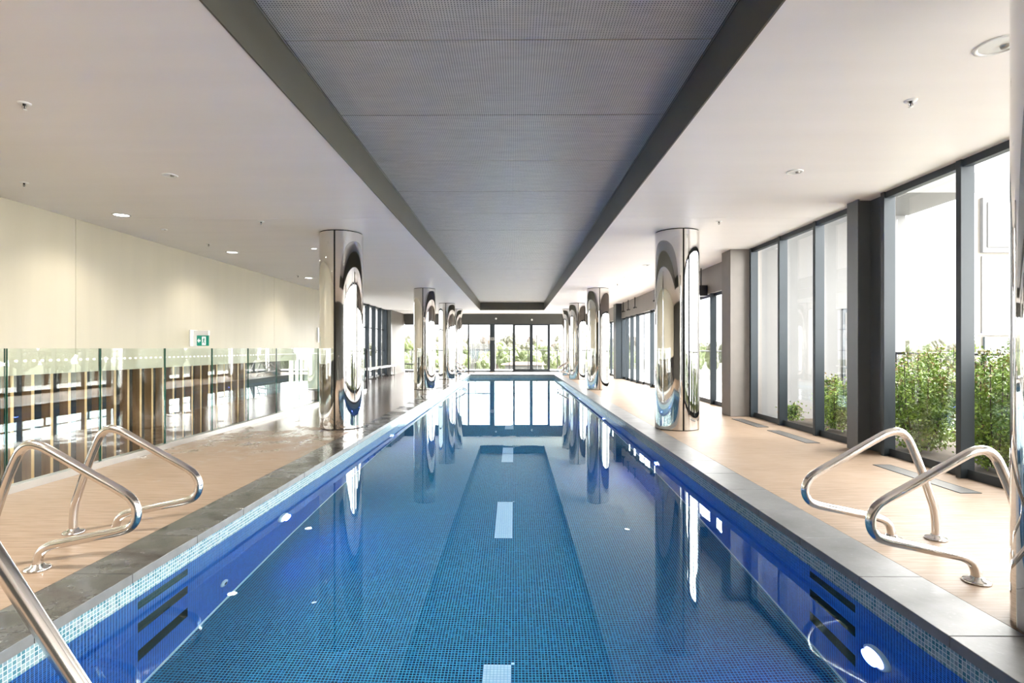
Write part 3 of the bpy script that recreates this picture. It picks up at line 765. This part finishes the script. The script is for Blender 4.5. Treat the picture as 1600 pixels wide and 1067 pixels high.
# ------------------------------------------------------------------ floor grates, benches
for y0, y1, lab in ((4.60, 5.72, 'nearest dark linear floor grate, behind the right grab rails'), (7.02, 8.10, 'middle dark linear floor grate under the right windows'), (8.43, 9.42, 'farthest dark linear floor grate, in front of the taupe pier')):
    o = empty('floor_grate', (3.83, (y0+y1)/2, 0)); tag(o, lab, 'grate', 'linear floor grates by the right windows')
    box('grille', 3.755, 3.915, y0+0.01, y1-0.01, 0.0005, 0.004, M['grate'], o)
    g = MB(); g.box(3.745, 3.755, y0, y1, 0.0005, 0.005, M['alu']); g.box(3.915, 3.925, y0, y1, 0.0005, 0.005, M['alu']); g.box(3.755, 3.915, y0, y0+0.01, 0.0005, 0.005, M['alu']); g.box(3.755, 3.915, y1-0.01, y1, 0.0005, 0.005, M['alu']); g.build('rim', o)
def bench(x0, x1, y0, y1, along, top, lab):
    o = empty('bench', ((x0+x1)/2, (y0+y1)/2, 0)); tag(o, lab, 'bench', 'slab benches on the far left deck')
    box('seat', x0, x1, y0, y1, 0.40, 0.45, top, o, 0.006)
    L = (y1-y0) if along == 'y' else (x1-x0)
    for q in (0.15, L-0.15):
        g = MB(); t = 0.02
        if along == 'y':
            a, b = x0+0.03, x1-0.03; c_ = y0+q
            g.box(a, a+t, c_, c_+t, 0, 0.40, M['black']); g.box(b-t, b, c_, c_+t, 0, 0.40, M['black']); g.box(a+t, b-t, c_, c_+t, 0, t, M['black'])
        else:
            a, b = y0+0.03, y1-0.03; c_ = x0+q
            g.box(c_, c_+t, a, a+t, 0, 0.40, M['black']); g.box(c_, c_+t, b-t, b, 0, 0.40, M['black']); g.box(c_, c_+t, a+t, b-t, 0, t, M['black'])
        g.build('leg_frame', o)
    return o
bench(-5.84, -5.40, 19.9, 21.55, 'y', M['whitep'], 'white-topped bench under the left windows, nearest the first left column')
bench(-5.84, -5.42, 22.15, 23.7, 'y', M['whitep'], 'white-topped bench under the left windows, middle of the row')
bench(-5.84, -5.42, 24.0, 24.85, 'y', M['whitep'], 'white-topped bench under the left windows, beside the dark corner panel')
bench(-5.5, -3.9, 27.2, 27.6, 'x', M['black'], 'dark bench against the end windows behind the second left column')

# ------------------------------------------------------------------ outside: terraces, railings, planting
struct(box('terrace_end', -8, 8, ENDY+0.2, 32.5, -0.3, -0.04, M['paver']), 'pale terrace beyond the end windows')
struct(box('terrace_right', 4.46, 7.6, 10.2, ENDY+0.2, -0.3, -0.04, M['paver']), 'pale terrace beyond the sliding doors')
def railing(name, p0, p1, posts, lab, zt=1.11, glass=True):
    p0 = Vector(p0); p1 = Vector(p1); d = (p1-p0); L = d.length; d.normalize()
    o = empty(name, p0); tag(o, lab, 'railing')
    g = MB(); g.tube([(p0.x, p0.y, zt), (p1.x, p1.y, zt)], 0.022, M['black'], 10); g.build('top_rail', o)
    for q in posts:
        c_ = p0+d*q; g = MB(); g.box(c_.x-0.025, c_.x+0.025, c_.y-0.025, c_.y+0.025, -0.04, zt-0.0, M['black']); g.build('post', o)
    if glass:
        for a, b in zip(posts, posts[1:]):
            A = p0+d*(a+0.05); B = p0+d*(b-0.05)
            g = MB(); n = Vector((-d.y, d.x, 0))*0.005
            g.box(min(A.x, B.x)-abs(n.x), max(A.x, B.x)+abs(n.x), min(A.y, B.y)-abs(n.y), max(A.y, B.y)+abs(n.y), 0.05, zt-0.08, M['pane']); g.build('glass_infill', o)
    return o
railing('balcony_railing', (-7.5, 31.8, 0), (7.0, 31.8, 0), [0.1, 1.5, 3.2, 5.22, 7.2, 8.3, 10.0, 11.8, 14.4], 'glass balcony railing with black top rail beyond the end windows')
railing('terrace_railing', (7.4, 10.6, 0), (7.4, 31.0, 0), [0.1+1.9*k for k in range(11)], 'glass terrace railing beyond the right sliding doors')
railing('garden_railing', (6.85, 2.0, 0), (6.85, 9.9, 0), [0.1, 2.2, 4.4, 6.0, 7.8], 'black railing behind the shrubs outside the right windows', 1.13, False)
railing('left_terrace_railing', (-8.2, 18.0, 0), (-8.2, 31.0, 0), [0.1+2.1*k for k in range(7)], 'black railing outside the left windows', 1.11, False)
struct(box('terrace_left', -8.4, -6.1, 15.7, 31.5, -0.3, -0.04, M['paver']), 'pale terrace outside the left windows')
pl = empty('planter', (5.5, 3, -0.4)); tag(pl, 'long planting bed outside the right windows', 'planter')
box('soil', 4.44, 6.5, -3.2, 10.1, -0.45, -0.08, M['soil'], pl); box('planter_wall', 6.5, 6.72, -3.2, 10.1, -0.6, 0.0, M['outwall'], pl)
struct(box('wall_outside', 4.42, 7.25, 10.15, 10.35, -0.3, 3.72, M['outwall']), 'pale exterior wall beyond the pier')
ow = empty('window_outside', (6.5, 10.14, 0.9)); struct(ow, 'window in the pale exterior wall')
box('frame', 6.08, 6.9, 10.12, 10.149, -0.2, 1.95, M['alu'], ow)
g = MB()
for k in range(4): g.box(6.12, 6.86, 10.112, 10.119, -0.15+k*0.52, 0.32+k*0.52, M['outwhite'])
g.build('blind', ow)
struct(box('trim_13', 4.42, 7.3, 8.65, 10.15, 3.68, 4.0, M['outwhite']), 'white canopy slab outside the right windows')

struct(box('trim_14', 4.42, 7.3, -5.0, 3.6, 3.68, 4.0, M['outwhite']), 'added white slab out of view, shading the deck by the nearest right windows')  # unseen slab added to block high sun from the near right deck

def shrub(x, y, h, r, n, lab):
    o = empty('shrub', (x, y, -0.08)); tag(o, lab, 'shrub', 'shrubs outside the right windows')
    rnd = random.Random(int(x*100+y*1000)); g = MB(); z0 = -0.05
    st = MB()
    tips = []
    for k in range(int(9+h*6)):
        a = rnd.uniform(0, 2*PI); q = r*math.sqrt(rnd.random())*0.85
        tip = Vector((x+q*math.cos(a), y+q*math.sin(a)*1.15, z0+h*rnd.uniform(0.72, 1.04)*(1-0.22*(q/r)**2)))
        b0 = Vector((x+q*0.25*math.cos(a), y+q*0.25*math.sin(a), z0)); mid = (b0+tip)/2+Vector((q*0.25*math.cos(a), q*0.25*math.sin(a), 0))
        st.tube(catmull([b0, mid, tip], 3), 0.006, M['bark'], 5, False); tips.append((b0, mid, tip))
    for k in range(n):
        b0, mid, tip = rnd.choice(tips); t = rnd.random()**0.92
        c_ = b0.lerp(mid, t*2) if t < 0.5 else mid.lerp(tip, t*2-1)
        c_ = c_+Vector((rnd.gauss(0, 1), rnd.gauss(0, 1), rnd.gauss(0, 0.8)))*(0.085*(1.15-t*0.75))
        if c_.z < z0: continue
        d = Vector((rnd.gauss(0, 1), rnd.gauss(0, 1), rnd.gauss(0.35, 0.8))).normalized()
        u = d.cross(Vector((rnd.gauss(0, 1), rnd.gauss(0, 1), rnd.gauss(0, 1)))).normalized()
        L = rnd.uniform(0.030, 0.052); w_ = L*0.30
        young = t > 0.93 and rnd.random() < 0.5 or rnd.random() < 0.02
        nn = d.cross(u)*0.005
        g.face([c_-d*L/2, c_+u*w_+nn, c_+d*L/2, c_-u*w_+nn], M['leafy'] if young else M['leaf'])
    g.build('foliage', o); st.build('stems', o)
specs = [(5.35, -2.2, 1.35, 0.6), (5.4, -0.9, 1.4, 0.6), (5.2, 0.5, 1.35, 0.6), (5.35, 1.7, 1.4, 0.6), (5.15, 2.9, 1.38, 0.62), (5.35, 3.9, 1.42, 0.6), (5.05, 4.75, 1.36, 0.55), (5.55, 5.3, 1.46, 0.55), (5.15, 5.85, 1.32, 0.5),
         (5.65, 6.35, 1.40, 0.5), (5.1, 6.9, 1.22, 0.45), (5.6, 7.3, 1.36, 0.5), (5.15, 7.75, 1.18, 0.42), (5.6, 8.3, 1.28, 0.45), (5.05, 8.6, 0.72, 0.36), (5.4, 9.2, 0.85, 0.36), (4.9, 9.65, 0.32, 0.24)]
slab = ['near the camera', 'near the camera, second', 'beside the cut-off column, outside the view', 'hidden by the cut-off column', 'behind the cut-off column', 'partly behind the cut-off column', 'dense green shrub right of the slim mullion nearest the cut-off column', 'tall shrub behind the slim mullion nearest the cut-off column', 'low wide shrub in the middle of the largest window',
        'tall shrub at the back of the largest window', 'shrub directly right of the big dark post', 'tall shrub behind the big dark post', 'shrub directly left of the big dark post', 'golden-tipped tall shrub left of the big dark post', 'low shrub in the window two left of the big dark post', 'sparse shrub against the pale outer wall', 'smallest shrub, low in the window beside the taupe pier']
for (x, y, h, r_), l in zip(specs, slab):
    r_ *= 0.86
    shrub(x, y, h, r_, int(7500*h*r_/0.6) if y > 4 else 1800, 'green shrub outside, '+l)

# ------------------------------------------------------------------ outside: distance
struct(box('ground_outside', -400, 400, 34, 700, -14, -13, M['grass']), 'suburb ground far below')
struct(box('ground_outside_right', 12, 400, -100, 34, -14, -13, M['paver']), 'suburb ground far below on the right')
def blob_mesh(name, seed, m):
    rnd = random.Random(seed); bm = bmesh.new()
    for k in range(16):
        a = rnd.uniform(0, 2*PI); q = rnd.uniform(0, 0.62); z = rnd.uniform(-0.42, 0.55)
        mt = Matrix.Translation((q*math.cos(a), q*math.sin(a), z)) @ Matrix.Scale(rnd.uniform(0.28, 0.5), 4)
        bmesh.ops.create_icosphere(bm, subdivisions=3, radius=1, matrix=mt)
    for v in bm.verts:
        n = noise.noise(v.co*5.0+Vector((seed, 0, 0)))*0.10+noise.noise(v.co*13+Vector((0, seed, 0)))*0.07
        v.co += v.co.normalized()*n
    me = bpy.data.meshes.new(name); bm.to_mesh(me); bm.free(); me.materials.append(m)
    for p_ in me.polygons: p_.use_smooth = False
    return me
blobs = {k: [blob_mesh('crown', i*3+s_, M[k]) for s_ in range(2)] for i, k in enumerate(('t1', 't2', 't3'))}
trunk_me = None
def tree(x, y, top, w_, kind, lab, grp):
    global trunk_me
    zb = -13; h = top-zb
    o = empty('tree', (x, y, zb)); tag(o, lab, 'tree', grp)
    me = random.choice(blobs[kind]); c_ = bpy.data.objects.new('crown', me); COL.objects.link(c_); c_.parent = o
    rz = w_*1.35; c_.location = (0, 0, h-rz*0.92); c_.scale = (w_*1.12, w_*1.12, rz); c_.rotation_euler = (0, 0, random.uniform(0, 6))
    if trunk_me is None:
        t = MB(); t.tube([(0, 0, 0), (0.05, 0, 0.5), (0, 0.03, 1)], 0.03, M['bark'], 8); q = t.build('trunk', o); trunk_me = q.data; q.location = (0, 0, 0)
    else:
        q = bpy.data.objects.new('trunk', trunk_me); COL.objects.link(q); q.parent = o
    q.scale = (h*0.5, h*0.5, h-rz)
def ztop(D, py): return CAM_H+(544-py)/850*D
rt = random.Random(3)
names = {'t1': 'green', 't2': 'olive grey', 't3': 'russet'}
def where(px):
    return ('left of wide dark post' if px < 766 else 'between wide dark post and doors' if px < 802 else 'through the door pair' if px < 858 else 'right of the door pair')
rows = [(128, 40, 524, 'farthest', ('t2', 't2', 't3')), (114, 36, 527, 'sixth', ('t2', 't3', 't2')), (101, 34, 532, 'fifth', ('t1', 't2')), (89, 33, 538, 'fourth', ('t1', 't1', 't2')),
        (78, 32, 544, 'third', ('t1',)), (68, 34, 549, 'second', ('t1',)), (59, 38, 554, 'nearest', ('t1',))]
for ri, (D, sp, py, rowname, kinds) in enumerate(rows):
    px = 640+(ri % 2)*sp*0.5; k = ri
    while px < 985:
        kd = kinds[k % len(kinds)]; k += 1
        w_ = sp*0.5*D/850*0.86
        tree((px-804)/850*D, D+rt.uniform(-1.0, 1.0), ztop(D, py+rt.uniform(-3.5, 3.5)), w_, kd, names[kd]+' tree, '+rowname+' row beyond end windows, '+where(px), 'tree '+rowname+' '+kd[1]+' '+where(px))
        px += sp
for k in range(17):
    px = 1085+k*29; D = 95 if k % 2 else 84
    kd = ('t1', 't2', 't2')[k % 3]
    tree((px-804)/850*D, D, ztop(D, 530+rt.uniform(-5, 6)), 2.1, kd, names[kd]+' tree on the far skyline beyond the right side windows', 'skyline trees beyond the right windows '+kd[1])
for k in range(5):
    px = 540+k*20; D = 140
    tree((px-804)/850*D, D, ztop(D, 536+rt.uniform(-4, 5)), 1.5, 't2', 'olive grey tree on the far skyline beyond the left windows', 'trees beyond the left windows')

def house(x, y, w_, d_, top, body, lab, roofc=None, name='house'):
    o = empty(name, (x, y, -13)); tag(o, lab, 'building')
    box('wall', x-w_/2, x+w_/2, y, y+d_, -13, top, body, o)
    if roofc:
        g = MB(); e = 0.4; rh = 0.25; A = [(x-w_/2-e, y-e, top), (x+w_/2+e, y-e, top), (x+w_/2+e, y+d_+e, top), (x-w_/2-e, y+d_+e, top)]
        R0 = (x-w_/4, y+d_/2, top+rh); R1 = (x+w_/4, y+d_/2, top+rh)
        g.face([A[0], A[1], R1, R0], roofc); g.face([A[2], A[3], R0, R1], roofc); g.face([A[1], A[2], R1], roofc); g.face([A[3], A[0], R0], roofc); g.face(A[::-1], roofc); g.build('roof', o)
    n = max(2, int(w_/3))
    for k in range(n):
        wx = x-w_/2+w_*(k+0.5)/n
        box('window', wx-0.6, wx+0.6, y-0.05, y, top-2.0, top-0.7, M['winpane'], o)
    return o
house((753-804)/850*72, 71.5, 3.6, 2.5, ztop(71.5, 537), M['housewall'], 'long white flat-roofed building far beyond the end windows')
house((818-804)/850*50, 50, 3.4, 4, ztop(50, 570), M['housewall'], 'pale house low beyond the door pair', M['roof'])
house((785-804)/850*145, 145, 9, 8, ztop(145, 540), M['housewall'], 'beige house far beyond the end windows among trees', M['roof'])
# neighbouring block on the right
o = empty('neighbour_building', (18, 16, -13)); tag(o, 'beige apartment block with a grey-framed window seen through the rightmost window', 'building')
bx0 = 716/850*16
g = MB(); fp = [(bx0, 16), (26, 16), (26, 22), (bx0*22/16+0.3, 22)]
lo = [(x, y, -13) for x, y in fp]; hi = [(x, y, 5.75) for x, y in fp]
for i in range(4): j = (i+1) % 4; g.face([lo[i], lo[j], hi[j], hi[i]], M['outbeige'])
g.face(hi, M['outbeige']); g.face(lo[::-1], M['outbeige']); g.build('wall', o)
g = MB(); g.box(bx0-0.1, 26, 15.96, 16, 1.60, 1.66, M['outwall']); g.box(bx0+0.15, bx0+0.20, 15.97, 16, 1.66, 3.9, M['outwall']); g.build('panel_joint', o)
f = box('window', bx0+0.12, bx0+2.6, 15.9, 16.0, 4.0, 5.6, M['outwall'], o)
box('pane', bx0+0.24, bx0+2.5, 15.88, 15.9, 4.15, 5.45, M['outwhite'], f)
box('dark_opening', bx0+0.2, bx0+5, 15.93, 16, -1.4, 1.55, M['winpane'], o)
o = empty('flag_pole', ((839-804)/850*40, 40, -13)); tag(o, 'thin dark pole standing outside beyond the door pair', 'pole')
g = MB(); g.tube([(o.location.x, 40, -13), (o.location.x, 40, CAM_H+(544-520)/850*40)], 0.035, M['black'], 8); g.build('shaft', o)

for o in bpy.data.objects:
    if '_local' in o: del o['_local']
